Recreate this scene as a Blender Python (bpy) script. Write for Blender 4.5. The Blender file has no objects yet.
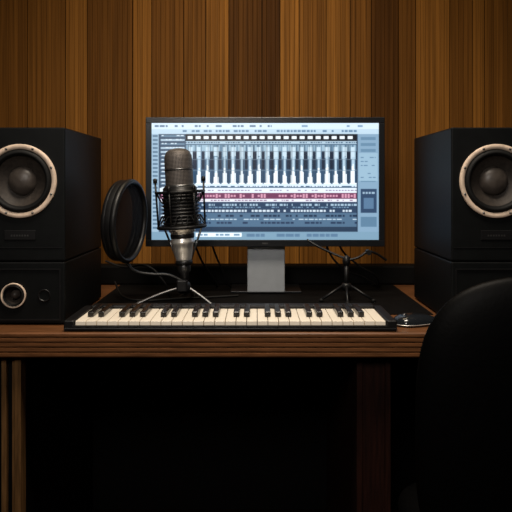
import bpy, bmesh, math, random
import numpy as np
from mathutils import Vector, Matrix
random.seed(4); rng=np.random.RandomState(3)
S=bpy.context.scene
try:
    S.view_settings.view_transform='Standard'
    S.view_settings.look='None'
except Exception: pass

# ------------------------------------------------ materials
def mat(name,col,rough=.5,metal=0.,noise=0.,nscale=40.,bump=0.,bscale=200.,spec=.5,stretch=(1,1,1),coat=0.):
    m=bpy.data.materials.new(name); m.use_nodes=True
    nt=m.node_tree; b=nt.nodes['Principled BSDF']
    b.inputs['Base Color'].default_value=(*col,1); b.inputs['Roughness'].default_value=rough
    b.inputs['Metallic'].default_value=metal; b.inputs['Specular IOR Level'].default_value=spec
    b.inputs['Coat Weight'].default_value=coat
    tc=nt.nodes.new('ShaderNodeTexCoord'); mp=nt.nodes.new('ShaderNodeMapping'); mp.inputs['Scale'].default_value=stretch
    nt.links.new(tc.outputs['Object'],mp.inputs['Vector'])
    n=nt.nodes.new('ShaderNodeTexNoise'); n.inputs['Scale'].default_value=nscale; n.inputs['Detail'].default_value=5
    nt.links.new(mp.outputs[0],n.inputs['Vector'])
    r=nt.nodes.new('ShaderNodeValToRGB')
    r.color_ramp.elements[0].position=.3; r.color_ramp.elements[1].position=.7
    r.color_ramp.elements[0].color=(*[c*(1-noise) for c in col],1)
    r.color_ramp.elements[1].color=(*[min(1,c*(1+noise)) for c in col],1)
    nt.links.new(n.outputs['Fac'],r.inputs[0]); nt.links.new(r.outputs[0],b.inputs['Base Color'])
    if bump>0:
        n2=nt.nodes.new('ShaderNodeTexNoise'); n2.inputs['Scale'].default_value=bscale
        nt.links.new(mp.outputs[0],n2.inputs['Vector'])
        bp=nt.nodes.new('ShaderNodeBump'); bp.inputs['Strength'].default_value=bump; bp.inputs['Distance'].default_value=.001
        nt.links.new(n2.outputs['Fac'],bp.inputs['Height']); nt.links.new(bp.outputs[0],b.inputs['Normal'])
    return m
M={}
M['black']=mat('black_satin',(.005,.005,.0055),.42,noise=.2,bump=.15,bscale=300,spec=.35)
M['box']=mat('speaker_vinyl',(.0030,.0036,.0038),.5,noise=.25,bump=.3,bscale=500,spec=.16)
M['rubber']=mat('rubber',(.004,.004,.004),.65,noise=.1,spec=.25)
M['cone']=mat('cone_paper',(.035,.028,.023),.6,noise=.3,nscale=120,bump=.3,spec=.3)
M['ring']=mat('trim_ring',(.74,.58,.45),.5,metal=.0,noise=.15,nscale=90)
M['dust']=mat('dust_cap',(.055,.045,.038),.4,noise=.25,nscale=80)
M['steel']=mat('brushed_steel',(.85,.83,.80),.33,metal=.75,noise=.1)
M['dsteel']=mat('dark_steel',(.14,.14,.14),.35,metal=.9,noise=.1)
M['alu']=mat('stand_aluminium',(.36,.39,.42),.45,metal=.3,noise=.05)
M['ivory']=mat('ivory_key',(.93,.85,.72),.3,noise=.03,nscale=10)
M['bkey']=mat('black_key',(.008,.007,.007),.25,noise=.1)
M['desk']=mat('desk_wood',(.125,.050,.018),.45,noise=.45,nscale=14,stretch=(1,12,12),bump=.2,bscale=60,spec=.25)
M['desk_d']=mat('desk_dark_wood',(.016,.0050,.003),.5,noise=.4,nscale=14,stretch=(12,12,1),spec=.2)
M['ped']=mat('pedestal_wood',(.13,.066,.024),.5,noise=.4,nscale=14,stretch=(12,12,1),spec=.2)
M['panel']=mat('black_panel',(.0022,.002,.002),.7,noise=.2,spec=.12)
M['mat']=mat('dark_sheet',(.004,.0036,.0035),.9,noise=.2,spec=.05)  # near-black, for the sheet that darkens the rear desk top
M['leather']=mat('black_leather',(.0010,.0010,.0011),.5,noise=.2,bump=.2,bscale=150,spec=.07)
M['floor']=mat('floor_wood',(.03,.008,.005),.5,noise=.4,nscale=6,stretch=(8,1,1),spec=.2)
M['plaster']=mat('dark_wall_paint',(.02,.015,.011),.8,noise=.1)
M['bezel']=mat('monitor_bezel',(.006,.007,.009),.3,noise=.1)
M['glass']=mat('mouse_gloss',(.01,.012,.015),.15,noise=.1)

def mesh_grille(name,col,sc):
    m=bpy.data.materials.new(name); m.use_nodes=True; nt=m.node_tree; b=nt.nodes['Principled BSDF']
    b.inputs['Metallic'].default_value=.4; b.inputs['Roughness'].default_value=.5
    tc=nt.nodes.new('ShaderNodeTexCoord'); uv=tc.outputs['UV']
    v=nt.nodes.new('ShaderNodeTexVoronoi'); v.inputs['Scale'].default_value=sc; v.inputs['Randomness'].default_value=0
    nt.links.new(uv,v.inputs['Vector'])
    r=nt.nodes.new('ShaderNodeValToRGB')
    r.color_ramp.elements[0].position=.3; r.color_ramp.elements[0].color=(.006,.006,.006,1)
    r.color_ramp.elements[1].position=.5; r.color_ramp.elements[1].color=(*col,1)
    nt.links.new(v.outputs['Distance'],r.inputs[0]); nt.links.new(r.outputs[0],b.inputs['Base Color'])
    bp=nt.nodes.new('ShaderNodeBump'); bp.inputs['Distance'].default_value=.001; bp.inputs['Strength'].default_value=.8
    nt.links.new(v.outputs['Distance'],bp.inputs['Height']); nt.links.new(bp.outputs[0],b.inputs['Normal'])
    return m
M['grille']=mesh_grille('mic_grille',(.20,.175,.16),30)

def popmesh():
    m=bpy.data.materials.new('pop_nylon'); m.use_nodes=True; nt=m.node_tree; b=nt.nodes['Principled BSDF']
    b.inputs['Base Color'].default_value=(.008,.007,.007,1); b.inputs['Roughness'].default_value=.7; b.inputs['Specular IOR Level'].default_value=.1
    t=nt.nodes.new('ShaderNodeBsdfTransparent'); mx=nt.nodes.new('ShaderNodeMixShader'); mx.inputs[0].default_value=.72
    nt.links.new(t.outputs[0],mx.inputs[1]); nt.links.new(b.outputs[0],mx.inputs[2])
    nt.links.new(mx.outputs[0],nt.nodes['Material Output'].inputs[0]); return m
M['nylon']=popmesh()

def attr_mat(name,emit=None):
    m=bpy.data.materials.new(name); m.use_nodes=True; nt=m.node_tree; b=nt.nodes['Principled BSDF']
    a=nt.nodes.new('ShaderNodeAttribute'); a.attribute_name='Col'
    if emit:
        b.inputs['Base Color'].default_value=(.01,.01,.01,1); b.inputs['Roughness'].default_value=.3
        nt.links.new(a.outputs['Color'],b.inputs['Emission Color']); b.inputs['Emission Strength'].default_value=emit
    else:
        tc=nt.nodes.new('ShaderNodeTexCoord'); mp=nt.nodes.new('ShaderNodeMapping'); mp.inputs['Scale'].default_value=(60,60,1.0)
        nt.links.new(tc.outputs['Object'],mp.inputs[0])
        n=nt.nodes.new('ShaderNodeTexNoise'); n.inputs['Scale'].default_value=2.2; n.inputs['Detail'].default_value=6
        nt.links.new(mp.outputs[0],n.inputs['Vector'])
        mr=nt.nodes.new('ShaderNodeMapRange'); mr.inputs[1].default_value=.3; mr.inputs[2].default_value=.7
        mr.inputs[3].default_value=.68; mr.inputs[4].default_value=1.28
        nt.links.new(n.outputs['Fac'],mr.inputs[0])
        vm=nt.nodes.new('ShaderNodeVectorMath'); vm.operation='SCALE'
        nt.links.new(a.outputs['Color'],vm.inputs[0]); nt.links.new(mr.outputs[0],vm.inputs['Scale'])
        nt.links.new(vm.outputs[0],b.inputs['Base Color']); b.inputs['Roughness'].default_value=.55
        b.inputs['Specular IOR Level'].default_value=.08
    return m

# ------------------------------------------------ helpers
def empty(name,loc=(0,0,0)):
    e=bpy.data.objects.new(name,None); e.location=loc; e.empty_display_size=.05
    S.collection.objects.link(e); return e
def link(name,me,m,parent=None,smooth=False,bevel=0,seg=2,loc=None,rot=None):
    o=bpy.data.objects.new(name,me); S.collection.objects.link(o)
    if m is not None: me.materials.append(M[m] if isinstance(m,str) else m)
    if parent: o.parent=parent
    if loc is not None: o.location=loc
    if rot is not None: o.rotation_euler=rot
    if smooth:
        for p in me.polygons: p.use_smooth=True
    if bevel>0:
        b=o.modifiers.new('bevel','BEVEL'); b.width=bevel; b.segments=seg; b.limit_method='ANGLE'
    return o
def boxes(name,lst,m,parent=None,bevel=0,**k):
    bm=bmesh.new()
    for (x0,x1,y0,y1,z0,z1) in lst:
        mt=Matrix.Translation(((x0+x1)/2,(y0+y1)/2,(z0+z1)/2))@Matrix.Diagonal((x1-x0,y1-y0,z1-z0,1))
        bmesh.ops.create_cube(bm,size=1,matrix=mt)
    me=bpy.data.meshes.new(name); bm.to_mesh(me); bm.free()
    return link(name,me,m,parent,bevel=bevel,**k)
def lathe(name,prof,m,parent=None,axis='Z',n=64,loc=(0,0,0),rot=None,smooth=True,close=False):
    V=[];F=[];uv=[]
    for i,(r,h) in enumerate(prof):
        for j in range(n):
            a=2*math.pi*j/n
            if axis=='Z': V.append((r*math.cos(a),r*math.sin(a),h))
            else: V.append((r*math.cos(a),-h,r*math.sin(a)))
    k=len(prof)
    rngk=range(k if close else k-1)
    for i in rngk:
        i2=(i+1)%k
        for j in range(n):
            j2=(j+1)%n
            F.append((i*n+j,i*n+j2,i2*n+j2,i2*n+j))
            uv+= [(j/n,prof[i][1]),(( j+1)/n,prof[i][1]),((j+1)/n,prof[i2][1]),(j/n,prof[i2][1])]
    me=bpy.data.meshes.new(name); me.from_pydata(V,[],F)
    l=me.uv_layers.new(name='UVMap')
    for i,u in enumerate(uv): l.data[i].uv=(u[0]*2,u[1]*10)
    me.update()
    bm=bmesh.new(); bm.from_mesh(me); bmesh.ops.recalc_face_normals(bm,faces=bm.faces); bm.to_mesh(me); bm.free()
    o=link(name,me,m,parent,smooth=smooth,loc=loc,rot=rot)
    return o
def tube(name,pts,r,m,parent=None,cyc=False,res=8):
    c=bpy.data.curves.new(name,'CURVE'); c.dimensions='3D'; c.bevel_depth=r; c.bevel_resolution=4; c.resolution_u=res; c.use_fill_caps=True
    s=c.splines.new('BEZIER'); s.bezier_points.add(len(pts)-1)
    for p,q in zip(s.bezier_points,pts):
        p.co=q; p.handle_left_type=p.handle_right_type='AUTO'
    s.use_cyclic_u=cyc
    c.materials.append(M[m]); o=bpy.data.objects.new(name,c); S.collection.objects.link(o)
    if parent:o.parent=parent
    return o
def rod(name,a,b,r,m,parent=None,r2=None,n=16):
    a=Vector(a);b=Vector(b);d=b-a
    bm=bmesh.new()
    mt=Matrix.Translation((a+b)/2)@d.to_track_quat('Z','Y').to_matrix().to_4x4()
    bmesh.ops.create_cone(bm,cap_ends=True,segments=n,radius1=r,radius2=(r if r2 is None else r2),depth=d.length,matrix=mt)
    me=bpy.data.meshes.new(name); bm.to_mesh(me); bm.free()
    o=link(name,me,m,parent)
    for p in me.polygons: p.use_smooth = len(p.vertices)==4
    return o
def extrude_x(name,prof,x0,x1,m,parent=None):
    n=len(prof); V=[(x0,y,z) for y,z in prof]+[(x1,y,z) for y,z in prof]
    F=[tuple(range(n)),tuple(range(2*n-1,n-1,-1))]+[(i,(i+1)%n,n+(i+1)%n,n+i) for i in range(n)]
    me=bpy.data.meshes.new(name); me.from_pydata(V,[],F)
    bm=bmesh.new(); bm.from_mesh(me); bmesh.ops.recalc_face_normals(bm,faces=bm.faces); bm.to_mesh(me); bm.free()
    return link(name,me,m,parent)

# ------------------------------------------------ room
RX=2.0; Y0=-1.3; YW=2.47; ZC=2.6
boxes('floor',[(-RX,RX,Y0,YW+.08,-.1,0)],'floor')
boxes('ceiling',[(-RX,RX,Y0,YW+.08,ZC,ZC+.1)],'plaster')
boxes('wall_left',[(-RX-.1,-RX,Y0-.1,YW+.08,0,ZC)],'plaster')
boxes('wall_right',[(RX,RX+.1,Y0-.1,YW+.08,0,ZC)],'plaster')
boxes('wall_front',[(-RX,RX,Y0-.1,Y0,0,ZC)],'plaster')
def slat_wall():
    k=YW/690.
    known=[(0,28,.85),(28,66,.95),(66,88,1.25),(88,133,.72),(133,152,1.15),(152,184,.74),(184,206,.92),(206,229,1.25),(229,262,.55),(262,280,.38),
           (280,299,1.35),(299,326,1.0),(326,350,1.22),(350,371,.88),(371,398,.38),(398,415,.75),(415,449,1.15),(449,472,.75),(472,484,1.1),(484,512,.85)]
    L=[((a-256)*k,(b-256)*k,t) for a,b,t in known]
    x=L[0][0]
    while x>-RX:
        w=random.choice([.07,.09,.12,.15]); x2=max(-RX,x-w); L.append((x2,x,random.uniform(.45,1.2))); x=x2
    x=(512-256)*k
    while x<RX:
        w=random.choice([.07,.09,.12,.15]); x2=min(RX,x+w); L.append((x,x2,random.uniform(.45,1.2))); x=x2
    V=[];F=[];C=[]
    def q(a,b,ya,yb,t):
        i=len(V); V.extend([(a,ya,0),(b,yb,0),(b,yb,ZC),(a,ya,ZC)]); F.append((i,i+1,i+2,i+3)); C.append(t)
    for a,b,t in L:
        y=YW-.004-random.random()*.006
        n=max(1,round((b-a)/.017)); w=(b-a)/n
        q(a,a+.0015,YW+.01,y,t*.6)
        for i in range(n):
            s=a+i*w; tt=t*random.uniform(.86,1.14); e=s+w
            if i==0: s+=.0015
            if i==n-1: e-=.0015
            g=.0012
            if i>0: q(s,s+g,y+.001,y,tt*.8); s+=g
            if i<n-1: q(s,e-g,y,y,tt); q(e-g,e,y,y+.001,tt*.75)
            else: q(s,e,y,y,tt)
        q(b-.0015,b,y,YW+.01,t*.6)
    me=bpy.data.meshes.new('wall_back'); me.from_pydata(V,[],F)
    ca=me.color_attributes.new('Col','FLOAT_COLOR','CORNER')
    base=(.235,.096,.0175)
    arr=np.ones((len(F)*4,4),dtype=np.float32)
    for i,t in enumerate(C):
        arr[i*4:i*4+4,:3]=[base[0]*t,base[1]*t**1.08,base[2]*t**1.1]
    ca.data.foreach_set('color',arr.ravel())
    link('wall_back',me,attr_mat('slat_wood'))
slat_wall()
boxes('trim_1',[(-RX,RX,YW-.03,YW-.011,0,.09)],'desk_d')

# ------------------------------------------------ desk
ZT=.75
desk=empty('studio_desk',(0,1.47,0))
pr=[(.78,.75),(.003,.75),(0,.747),(0,.742)]
for i in range(4):
    zz=.742-i*.0105
    pr+=[(.004,zz-.0015),(.004,zz-.003),(.0,zz-.0045),(.0,zz-.0105)]
pr+=[(.003,.697),(.78,.697)]
extrude_x('top',pr,-.95,.95,'desk',desk)
boxes('under_desk_blackout',[(-.93,.93,.73,.75,.03,.6965)],'panel',desk)  # added black panel, keeps the lit wall from showing under the desk
boxes('pedestal',[(-.93,-.518,.045,.70,.03,.6965)],'panel',desk)
bt=[]
x=-.93
while x<-.52:
    bt.append((x,x+.011,.03,.0452,.03,.69)); x+=.0235
bt.append((-.523,-.510,.026,.06,.0,.6965))
boxes('pedestal_slats',bt,'ped',desk,bevel=.001)
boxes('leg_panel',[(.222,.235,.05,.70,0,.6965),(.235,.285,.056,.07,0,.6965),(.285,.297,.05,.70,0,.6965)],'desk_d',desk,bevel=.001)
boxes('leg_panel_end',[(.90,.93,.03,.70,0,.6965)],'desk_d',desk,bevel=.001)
boxes('desk_back_rail',[(-.95,.95,2.17,2.24,.7505,.811)],'panel',None,bevel=.006)  # low black back rail of the desk, kept as its own object
boxes('desk_dark_sheet',[(-.425,.43,1.672,2.165,.7502,.7522)],'mat',None,bevel=.0008)  # black sheet added to darken the desk top behind the keyboard
DT=.7524

# ------------------------------------------------ speakers
def woofer(p,cx,cz,R,y=0):
    lathe('trim_ring',[(R,-.001),(R,.004),(R*.985,.0065),(R*.88,.0045),(R*.86,.002),(R*.855,-.002)],'ring',p,'Y',96,(cx,y,cz))
    lathe('surround',[(R*.86,.001),(R*.82,.006),(R*.77,.0085),(R*.72,.006),(R*.69,.0005),(R*.68,-.002)],'rubber',p,'Y',96,(cx,y,cz))
    lathe('cone',[(R*.69,-.0005),(R*.66,-.004),(R*.56,-.009),(R*.46,-.014),(R*.2,-.026)],'cone',p,'Y',96,(cx,y,cz))
    lathe('dust_cap',[(R*.40,-.018),(R*.37,-.011),(R*.28,-.005),(R*.15,-.0015),(.0003,-.0005)],'dust',p,'Y',64,(cx,y,cz))
def recess_front(name,w,h,d,m,p,cx,cz,R,z0):
    n=64; V=[];F=[]
    hw=w/2; x0=-hw;x1=hw;z1=z0+h
    for j in range(n):
        a=2*math.pi*j/n; c,s=math.cos(a),math.sin(a)
        V.append((cx+R*c,0,cz+R*s))
    for j in range(n):
        a=2*math.pi*j/n; c,s=math.cos(a),math.sin(a)
        t=1e9
        if c>1e-6:t=min(t,(x1-cx)/c)
        if c<-1e-6:t=min(t,(x0-cx)/c)
        if s>1e-6:t=min(t,(z1-cz)/s)
        if s<-1e-6:t=min(t,(z0-cz)/s)
        V.append((cx+t*c,0,cz+t*s))
    for X,Z in ((x0,z0),(x1,z0),(x0,z1),(x1,z1)):
        j=min(range(n,2*n),key=lambda k:(V[k][0]-X)**2+(V[k][2]-Z)**2); V[j]=(X,0,Z)
    for j in range(n):
        F.append((j,(j+1)%n,n+(j+1)%n,n+j))
    b=len(V)
    for j in range(n): v=V[j]; V.append((v[0],.05,v[2]))
    for j in range(n): F.append((j,b+j,b+(j+1)%n,(j+1)%n))
    F.append(tuple(b+j for j in range(n)))
    c=len(V)
    for j in range(n): v=V[n+j]; V.append((v[0],d,v[2]))
    for j in range(n): F.append((n+j,n+(j+1)%n,c+(j+1)%n,c+j))
    F.append(tuple(c+j for j in reversed(range(n))))
    me=bpy.data.meshes.new(name); me.from_pydata(V,[],F)
    bm=bmesh.new(); bm.from_mesh(me); bmesh.ops.recalc_face_normals(bm,faces=bm.faces); bm.to_mesh(me); bm.free()
    return link(name,me,m,p,bevel=.0035,seg=3)
def speaker(cx,mx):
    Yf=1.55; D=.365
    low=empty('subwoofer',(cx,Yf,ZT+.001))
    R2=.028; c2=-.014*mx
    recess_front('cabinet',.202,.138,D,'box',low,c2,.066,R2*.9,0.003)
    boxes('feet',[(sx*.08-.012,sx*.08+.012,sy,sy+.024,0,.004) for sx in(-1,1) for sy in(.02,.31)],'rubber',low)
    woofer(low,c2,.066,R2)
    boxes('frame',[(-.092,.092,-.003,.0,.123,.126),(-.092,.092,-.003,.0,.010,.013),(-.092,-.089,-.003,0,.013,.123),(.089,.092,-.003,0,.013,.123)],'black',low)
    lathe('port',[(.014,-.001),(.014,.003),(.012,.003),(.010,-.004)],'black',low,'Y',48,(.055*mx,0,.066))
    sp=empty('studio_monitor_speaker',(cx,Yf,ZT+.1435))
    cz=1.074-(ZT+.1435)
    recess_front('cabinet',.202,.301,D,'box',sp,0,cz,.070,0.0)
    woofer(sp,0,cz,.083)
    for i in range(8):
        a=math.pi/8+i*math.pi/4
        lathe('screw_%d'%(i+1),[(.0003,.0082),(.002,.008),(.003,.0055)],'dsteel',sp,'Y',12,(.0775*math.cos(a),0,cz+.0775*math.sin(a)))
    boxes('badge',[(-.035,.035,-.0022,.0,.048,.070)],'black',sp,bevel=.001)
    boxes('badge_lettering',[(-.02+i*.006,-.0165+i*.006,-.0027,-.0021,.056,.060) for i in range(7)],'dsteel',sp)
    boxes('baffle_line',[(-.095,.095,-.0015,0,.030,.0315)],'black',sp)
speaker(-.530,1)
speaker(.5395,-1)

# ------------------------------------------------ monitor
mon=empty('computer_monitor',(.026,1.95,DT))
W=.676; z0=.1385; z1=.5045
boxes('housing',[(-W/2,W/2,.006,.028,z0,z1)],'bezel',mon,bevel=.004,seg=3)
bz=.0165
boxes('bezel',[(-W/2,W/2,0,.0062,z1-bz,z1),(-W/2,W/2,0,.0062,z0,z0+.019),(-W/2,-W/2+bz,0,.0062,z0+.019,z1-bz),(W/2-bz,W/2,0,.0062,z0+.019,z1-bz)],'bezel',mon,bevel=.0012)
boxes('logo_mark',[(-.008,.008,-.0004,.0001,z0+.007,z0+.011)],'dsteel',mon)
boxes('rear_bulge',[(-.2,.2,.028,.05,z0+.05,z1-.06)],'bezel',mon,bevel=.008)
boxes('stand_neck',[(-.051,.057,.030,.042,.004,.24)],'alu',mon,bevel=.003)
boxes('stand_base',[(-.10,.106,.042,.19,0,.006)],'bezel',mon,bevel=.002)
def screen():
    Wc,Hc=227,117
    A=np.zeros((Hc,Wc,3)); A[:]=(98,132,158)
    def R(x0,x1,y0,y1,c): A[y0:y1,x0:x1]=c
    def text(x0,x1,y,h,c,p=.6,wmin=2,wmax=7):
        x=x0
        while x<x1:
            w=rng.randint(wmin,wmax)
            if rng.rand()<p: R(x,min(x+w,x1),y,y+h,c)
            x+=w+1
    R(0,227,0,6,(198,216,228)); text(3,120,2,2,(90,115,140)); text(150,224,2,2,(120,150,175),.4)
    R(0,227,6,11,(175,198,214)); text(28,205,7,2,(90,120,150),.7,2,5)
    R(0,7,11,110,(145,172,192)); R(7,34,11,110,(50,70,92))
    for y in range(12,108,4):
        R(1,6,y,y+2,(84,110,134)); 
        R(9,33,y,y+2,(94,120,142) if rng.rand()<.6 else (160,182,198)); text(10,32,y,1,(204,218,228),.6,2,4)
    R(34,205,11,18,(12,18,28))
    for x in range(36,202,8): R(x,x+5,13,16,(222,232,238))
    R(34,205,18,21,(160,184,200)); text(34,205,19,1,(50,76,104),.8,1,3)
    R(34,205,21,62,(64,90,114))
    per=8.55
    for x in range(34,205):
        ph=((x-34)%per)/per; s=abs(ph-.5)*2
        k=int((x-34)/per); rr=.75+.5*((k*37%11)/11.)
        A[22:36,x]=(144,172,190) if rng.rand()<.5 else (92,122,146)
        if s<.5: A[24:33+rng.randint(0,4),x]=(184,206,220)
        if s>.6: A[28:48,x]=(22,36,56)
        if s<.3: A[34:60,x]=(166,192,210)
        hgt=int(19*rr*max(0,1-s*1.25)**.8)
        if hgt>0: A[61-min(hgt,20):61,x]=(230,240,246)
        if s>.5: A[46:60,x]=(46,72,98)
        if rng.rand()<.3: A[22:60,x]=A[22:60,x]*.82
    for y in (28,36,47): A[y,34:205]=A[y,34:205]*.5+np.array((150,172,190))*.4
    R(34,205,61,63,(200,216,228))
    R(34,205,63,65,(64,92,118)); text(34,205,63,1,(210,222,234),.7,1,4)
    R(8,205,65,70,(212,222,230))
    text(34,205,67,1,(130,120,150),.7,2,4)
    R(8,205,70,76,(104,54,84)); 
    for x in range(10,204,3):
        if rng.rand()<.75: h=rng.randint(1,3); R(x,x+2,73-h,73+h,(200,146,168))
    R(8,205,76,79,(218,220,230)); text(10,205,77,1,(120,90,120),.7,1,4)
    R(34,205,79,90,(40,60,86))
    text(34,205,81,2,(158,184,202),.75,1,4); text(34,205,84,1,(114,146,172),.7,1,4); text(34,205,87,2,(204,218,228),.75,2,4)
    R(34,205,90,104,(74,102,128))
    text(34,205,92,2,(28,46,70),.6,2,5); text(34,205,96,1,(184,204,218),.8,2,6); text(34,205,99,2,(36,54,80),.7,2,6)
    R(34,205,104,109,(36,54,76))
    R(0,227,109,117,(114,146,168)); R(44,90,110,114,(228,238,244)); text(46,88,111,2,(110,140,165),.5); text(95,200,111,3,(84,114,142),.5,3,9)
    R(205,227,11,109,(122,152,176)); R(205,206,11,109,(26,40,60))
    for y in range(14,62,6): R(209,224,y,y+3,(94,126,152)); 
    R(207,226,30,58,(140,170,190)); 
    for y in range(34,56,4): text(209,224,y,1,(90,120,148),.6,2,5)
    R(209,225,66,90,(42,64,92)); text(211,223,69,2,(146,172,192),.7,2,4); R(212,222,75,86,(80,110,140))
    R(209,225,94,104,(86,118,144))
    P=np.pad(A,((1,1),(1,1),(0,0)),mode='edge')
    B=(P[:-2,1:-1]+P[2:,1:-1]+P[1:-1,:-2]+P[1:-1,2:])/4
    A=A*.8+B*.2
    lin=np.where(A/255.<.04045,A/255./12.92,((A/255.+.055)/1.055)**2.4)
    xs=np.linspace(-W/2+bz,W/2-bz,Wc+1); zs=np.linspace(z1-bz,z0+.019,Hc+1)
    V=[(x,0,zz) for zz in zs for x in xs]; F=[]
    n=Wc+1
    for j in range(Hc):
        for i in range(Wc):
            F.append((j*n+i,(j+1)*n+i,(j+1)*n+i+1,j*n+i+1))
    me=bpy.data.meshes.new('screen'); me.from_pydata(V,[],F)
    ca=me.color_attributes.new('Col','FLOAT_COLOR','CORNER')
    c=np.ones((Hc*Wc,4,4),dtype=np.float32); c[:,:,:3]=lin.reshape(-1,1,3)
    ca.data.foreach_set('color',c.ravel())
    link('screen',me,attr_mat('screen_display',1.4),mon,loc=(0,.0045,0))
screen()

# ------------------------------------------------ piano keyboard
KX=-.055; KB=empty('midi_keyboard',(KX,1.478,ZT+.0005))
kw=.715; kd=.19
boxes('case_bottom',[(-kw/2,kw/2,0,kd,.002,.009)],'black',KB,bevel=.002)
boxes('case_front_lip',[(-kw/2,kw/2,0,.008,.009,.013)],'black',KB,bevel=.001)
boxes('case_end_cheeks',[(-kw/2,-kw/2+.0215,0,kd,.009,.024),(kw/2-.0215,kw/2,0,kd,.009,.024)],'black',KB,bevel=.003,seg=3)
boxes('case_back_panel',[(-kw/2+.0215,kw/2-.0215,.158,kd,.009,.029)],'black',KB,bevel=.003)
boxes('feet',[(sx*.32-.01,sx*.32+.01,y,y+.02,0,.0025) for sx in(-1,1) for y in(.01,.16)],'rubber',KB)
x0=-kw/2+.0225; x1=kw/2-.0225; nk=29; w=(x1-x0)/nk
boxes('white_keys',[(x0+i*w+.0007,x0+(i+1)*w-.0007,.009,.1575,.0095,.0212) for i in range(nk)],'ivory',KB,bevel=.0009)
pat=[1,1,0,1,1,1,0]
boxes('black_keys',[(x0+(i+1)*w-.0065,x0+(i+1)*w+.0065,.052,.1572,.0215,.0335) for i in range(nk-1) if pat[i%7]],'bkey',KB,bevel=.0022,seg=3)

# ------------------------------------------------ microphone
mic=empty('condenser_microphone',(-.188,1.78,DT))
body=bpy.data.objects.new('body_pivot',None); S.collection.objects.link(body); body.parent=mic; body.location=(.002,0,.113); body.rotation_euler=(0,-.055,0)
lathe('head_grille',[(.035,.190),(.036,.200),(.036,.262),(.035,.275),(.030,.286),(.021,.292),(.008,.2945),(.0003,.295)],'grille',body)
lathe('head_band',[(.0368,.238),(.0374,.239),(.0374,.241),(.0368,.242)],'dsteel',body)
lathe('head_collar',[(.036,.192),(.0385,.194),(.0385,.199),(.036,.201)],'dsteel',body)
pr=[(.0003,.095),(.042,.095),(.044,.098)]
zz=.100
while zz<.186:
    pr+=[(.044,zz),(.048,zz+.001),(.048,zz+.0045),(.044,zz+.0055)]; zz+=.0088
pr+=[(.044,.192),(.040,.196),(.034,.197)]
lathe('body_barrel',pr,'black',body)
lathe('body_lower',[(.034,.096),(.034,.080),(.030,.077),(.029,.058),(.031,.056),(.031,.050),(.027,.047),(.025,.030),(.021,.010),(.019,.0),(.0003,-.001)],'steel',body)
lathe('body_lower_band',[(.0300,.074),(.0312,.073),(.0305,.064),(.0295,.063)],'black',body)
lathe('xlr_collar',[(.014,.0),(.0165,-.002),(.0165,-.022),(.011,-.028),(.009,-.045),(.0003,-.045)],'dsteel',body)
def torus(name,R,r,z,m,p,n=64,k=12):
    lathe(name,[(R+r*math.cos(2*math.pi*i/k),z+r*math.sin(2*math.pi*i/k)) for i in range(k)],m,p,n=n,close=True)
torus('shock_ring_top',.062,.0035,.182,'black',body)
torus('shock_ring_bottom',.060,.0045,.092,'black',body)
for i in range(6):
    a=math.radians(10+60*i); c,s=math.cos(a),math.sin(a); tp_=.212 if i in(0,3) else .190
    rod('cage_post_%d'%(i+1),(.060*c,.060*s,.092),(.062*c,.062*s,tp_),.0026,'black',body)
    lathe('cage_knob_%d'%(i+1),[(.0003,.008),(.004,.007),(.0055,.003),(.0055,-.004),(.0003,-.006)],'black',body,n=16,loc=(.062*c,.062*s,tp_))
pts=[]
for i in range(24):
    a=2*math.pi*i/24; R=.062 if i%2 else .049
    pts.append((R*math.cos(a),R*math.sin(a),.184 if i%2 else .156))
tube('elastic_upper',pts,.0013,'rubber',body,True,4)
pts=[(p[0],p[1],.098 if i%2 else .122) for i,p in enumerate(pts)]
tube('elastic_lower',pts,.0013,'rubber',body,True,4)
for i,a in enumerate((30,150,85)):
    a=math.radians(a); c,s=math.cos(a),math.sin(a)
    rod('yoke_arm_%d'%(i+1),(.057*c,.057*s,.089),(.020*c,.020*s,.004),.0028,'dsteel',body)
lathe('yoke_hub',[(.0003,.006),(.021,.006),(.0225,.001),(.0225,-.004),(.018,-.007)],'black',body,n=40)
rod('stand_post',(0.003,0,.040),(.003,0,.082),.009,'black',mic)
lathe('stand_hub',[(.0003,.064),(.014,.062),(.018,.054),(.018,.040),(.013,.034),(.0003,.032)],'black',mic,n=40,loc=(.003,0,0))
for i,a in enumerate((196,-18,85)):
    a=math.radians(a); c,s=math.cos(a),math.sin(a); L=.135 if i!=1 else .08
    tube('stand_leg_%d'%(i+1),[(.003+.012*c,.012*s,.048),(.003+L*.5*c,L*.5*s,.032),(.003+L*c,L*s,.0055)],.004,'dsteel',mic)
    lathe('stand_foot_%d'%(i+1),[(.0003,0),(.007,0),(.0075,.006),(.005,.012),(.0003,.013)],'rubber',mic,n=20,loc=(.003+L*c,L*s,0))

# ------------------------------------------------ pop filter
pop=empty('pop_filter',(-.328,1.745,DT))
hd=bpy.data.objects.new('hoop_pivot',None); S.collection.objects.link(hd); hd.parent=pop; hd.location=(0,0,.222); hd.rotation_euler=(math.radians(3),math.radians(-4),math.radians(77))
def ringY(name,R,r,y,m):
    k=12
    lathe(name,[(R+r*math.cos(2*math.pi*i/k),-y+r*1.3*math.sin(2*math.pi*i/k)) for i in range(k)],m,hd,'Y',96,close=True)
ringY('hoop_front',.100,.0065,-.008,'black'); ringY('hoop_rear',.097,.006,.016,'black')
lathe('hoop_band',[(.101,-.018),(.103,-.012),(.103,.006),(.101,.01)],'black',hd,'Y',96)
for nm,y in (('mesh_front',-.008),('mesh_rear',.014)):
    lathe(nm,[(.098,-y),(.05,-y+.002),(.0003,-y+.003)],'nylon',hd,'Y',64)
tube('gooseneck',[(0.0,0.0,.117),(.02,.005,.095),(.060,.015,.085),(.105,.02,.082),(.137,.022,.068)],.0042,'black',pop)
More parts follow.
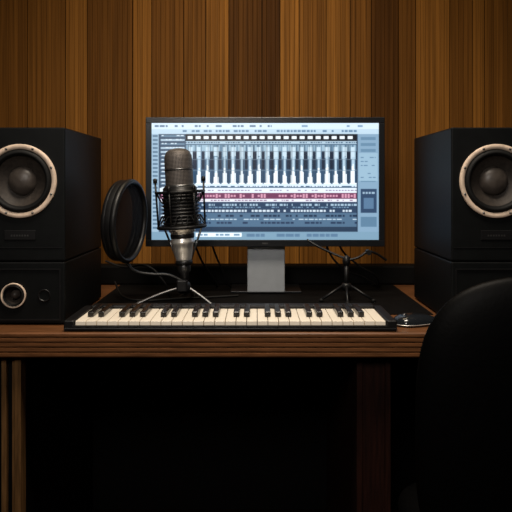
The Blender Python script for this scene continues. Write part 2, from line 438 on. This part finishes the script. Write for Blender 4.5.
boxes('clamp',[(.126,.152,.008,.030,.040,.070)],'black',pop,bevel=.003)
rod('clamp_screw',(.139,.030,.055),(.139,.05,.055),.005,'dsteel',pop)

# ------------------------------------------------ mini tripod & cables
tp=empty('tabletop_tripod',(.245,1.87,DT))
rod('column',(0,0,.03),(0,0,.098),.006,'black',tp)
lathe('hub',[(.0003,.048),(.012,.046),(.014,.038),(.012,.028),(.0003,.026)],'black',tp,n=32)
lathe('ball_head',[(.0003,.122),(.007,.119),(.011,.110),(.010,.100),(.006,.094)],'black',tp,n=32)
for i,a in enumerate((200,-25,265,80)):
    a=math.radians(a); c,s=math.cos(a),math.sin(a); L=.075
    rod('leg_%d'%(i+1),(.008*c,.008*s,.042),(L*c,L*s,.006),.0036,'black',tp)
    lathe('foot_%d'%(i+1),[(.0003,0),(.006,0),(.006,.008),(.0003,.010)],'rubber',tp,n=16,loc=(L*c,L*s,0))
tube('boom_arm_1',[(0,0,.112),(-.04,.01,.128),(-.085,.02,.150),(-.105,.028,.162)],.0032,'black',tp)
tube('boom_arm_2',[(0,0,.108),(.03,-.005,.116),(.06,-.005,.132),(.078,0,.128),(.11,.01,.108)],.0032,'black',tp)
rod('arm_knob',(.058,-.02,.131),(.058,.008,.131),.007,'black',tp)
def cable(pts,r=.003): 
    e=empty('audio_cable',(0,0,0)); tube('cord',pts,r,'rubber',e); return e
zc=.7558
cable([(-.425,1.95,.85),(-.37,1.93,.835),(-.30,1.90,.842),(-.25,1.88,.80),(-.235,1.9,zc),(-.20,1.97,zc)],.0028)
cable([(-.40,1.955,.79),(-.36,1.88,.760),(-.30,1.845,zc),(-.25,1.86,zc),(-.205,1.88,zc),(-.13,1.90,zc),(-.05,1.93,zc)],.003)
cable([(-.14,2.03,.925),(-.12,2.04,.86),(-.10,2.06,.81),(-.08,2.09,.760),(-.05,2.14,zc)],.003)
cable([(-.19,2.03,.92),(-.16,2.04,.84),(-.13,2.06,.79),(-.12,2.1,.760),(-.12,2.14,zc)],.003)
cable([(.20,2.03,.93),(.22,2.04,.86),(.27,2.05,.81),(.32,2.06,.79),(.36,2.08,.765),(.38,2.12,zc)],.003)
cable([(.24,2.03,.93),(.25,2.04,.88),(.30,2.05,.83),(.36,2.06,.79),(.37,2.1,.760),(.36,2.14,zc)],.003)

# ------------------------------------------------ mouse at right
ms=empty('computer_mouse',(.362,1.565,ZT+.0005))
def mouse():
    V=[];F=[];nr=14;na=40
    def pt(r,a):
        c,s=math.cos(a),math.sin(a); e=.75
        X=.036*(abs(c)**e)*(1 if c>=0 else -1)*r; Y=.058*(abs(s)**e)*(1 if s>=0 else -1)*r
        return X,Y
    V.append((0,0,.023))
    for i in range(1,nr+1):
        r=i/nr
        for j in range(na):
            X,Y=pt(r,2*math.pi*j/na); V.append((X,Y,.003+.020*(1-r**3.2)**.6*(1-.25*(Y/.056))))
    for j in range(na):
        F.append((0,1+j,1+(j+1)%na))
        for i in range(nr-1): F.append((1+i*na+j,1+(i+1)*na+j,1+(i+1)*na+(j+1)%na,1+i*na+(j+1)%na))
    b=len(V)
    for j in range(na): X,Y=pt(.97,2*math.pi*j/na); V.append((X,Y,0))
    for j in range(na): F.append((1+(nr-1)*na+j,b+j,b+(j+1)%na,1+(nr-1)*na+(j+1)%na))
    F.append(tuple(b+j for j in reversed(range(na))))
    me=bpy.data.meshes.new('shell'); me.from_pydata(V,[],F)
    return link('shell',me,'glass',ms,smooth=True)
mouse()
pts=[(.0365*abs(math.cos(a))**.75*(1 if math.cos(a)>0 else -1),.0585*abs(math.sin(a))**.75*(1 if math.sin(a)>0 else -1),.0045) for a in [2*math.pi*i/32+.01 for i in range(32)]]
tube('rim',pts,.001,'steel',ms,True,3)
rod('scroll_wheel',(-.003,-.03,.018),(.003,-.03,.018),.008,'dsteel',ms)
ms.rotation_euler=(0,0,math.radians(-62))

# ------------------------------------------------ chair
ch=empty('office_chair',(.470,1.0,0))
def pad(name,a,b,th,n,k,horizontal,loc,rot=None):
    V=[];F=[];nr=16;na=72
    rs=[math.sin(math.pi/2*i/nr) for i in range(0,nr+1)]
    def q(r,t,sgn):
        c,s=math.cos(t),math.sin(t); X=a*r*math.copysign(abs(c)**(2/n),c); Z=b*r*math.copysign(abs(s)**(2/n),s)
        h=sgn*th*max(0,1-r**5)**.5 + k*(X*X)
        return (X,h,Z) if not horizontal else (X,Z,h)
    for sgn in (1,-1):
        base=len(V); V.append(q(0,0,sgn))
        for i in range(1,nr+1):
            for j in range(na): V.append(q(rs[i],2*math.pi*j/na,sgn))
        for j in range(na):
            F.append((base,base+1+j,base+1+(j+1)%na))
            for i in range(nr-1): F.append((base+1+i*na+j,base+1+(i+1)*na+j,base+1+(i+1)*na+(j+1)%na,base+1+i*na+(j+1)%na))
    me=bpy.data.meshes.new(name); me.from_pydata(V,[],F)
    bm=bmesh.new(); bm.from_mesh(me); bmesh.ops.remove_doubles(bm,verts=bm.verts,dist=.00005); bmesh.ops.recalc_face_normals(bm,faces=bm.faces); bm.to_mesh(me); bm.free()
    return link(name,me,'leather',ch,smooth=True,loc=loc,rot=rot)
pad('backrest',.235,.235,.026,3.4,.35,False,(0,0,.700))
pad('seat',.205,.215,.035,4,0,True,(.01,.24,.435))
boxes('back_bracket',[(-.03,.03,-.045,-.03,.36,.70),(-.03,.03,-.045,.2,.36,.385)],'panel',ch,bevel=.004)
rod('gas_column',(0,.24,.09),(0,.24,.40),.025,'dsteel',ch)
boxes('seat_plate',[(-.1,.1,.14,.34,.375,.402)],'black',ch,bevel=.004)
for i in range(5):
    a=2*math.pi*i/5+math.pi/2; c,s=math.cos(a),math.sin(a)
    rod('base_spoke_%d'%(i+1),(0,.24,.10),(.26*c,.24+.26*s,.075),.022,'panel',ch,r2=.014)
    rod('caster_stem_%d'%(i+1),(.26*c,.24+.26*s,.03),(.26*c,.24+.26*s,.08),.008,'panel',ch)
    rod('caster_%d'%(i+1),(.26*c-.022*s,.24+.26*s+.022*c,.0275),(.26*c+.022*s,.24+.26*s-.022*c,.0275),.0275,'rubber',ch,n=28)

# ------------------------------------------------ lights
def area(name,loc,target,size,size_y,energy,col,spread=180):
    l=bpy.data.lights.new(name,'AREA'); l.shape='RECTANGLE'; l.size=size; l.size_y=size_y; l.energy=energy; l.color=col; l.spread=math.radians(spread)
    o=bpy.data.objects.new(name,l); S.collection.objects.link(o); o.location=loc
    o.rotation_euler=(Vector(target)-Vector(loc)).to_track_quat('-Z','Y').to_euler(); return o
area('ceiling_key_light',(.0,1.0,2.5),(0,1.35,.8),.6,.5,13.5,(1,.87,.72),110)
area('wall_wash_light',(0,1.95,2.5),(0,2.47,1.3),.8,.1,4.6,(1,.82,.54),150)
area('room_fill_light',(-.3,-.5,1.9),(0,1.8,1.0),.5,.5,3.4,(1,.92,.84),80)
w=bpy.data.worlds.new('world'); S.world=w; w.use_nodes=True
w.node_tree.nodes['Background'].inputs[0].default_value=(.005,.005,.006,1)

# ------------------------------------------------ camera
cd=bpy.data.cameras.new('camera'); cd.sensor_width=36; cd.lens=690/512*36; cd.shift_y=-71/512; cd.clip_start=.02
co=bpy.data.objects.new('camera',cd); S.collection.objects.link(co); co.location=(0,0,1.065); co.rotation_euler=(math.pi/2,0,0)
S.camera=co
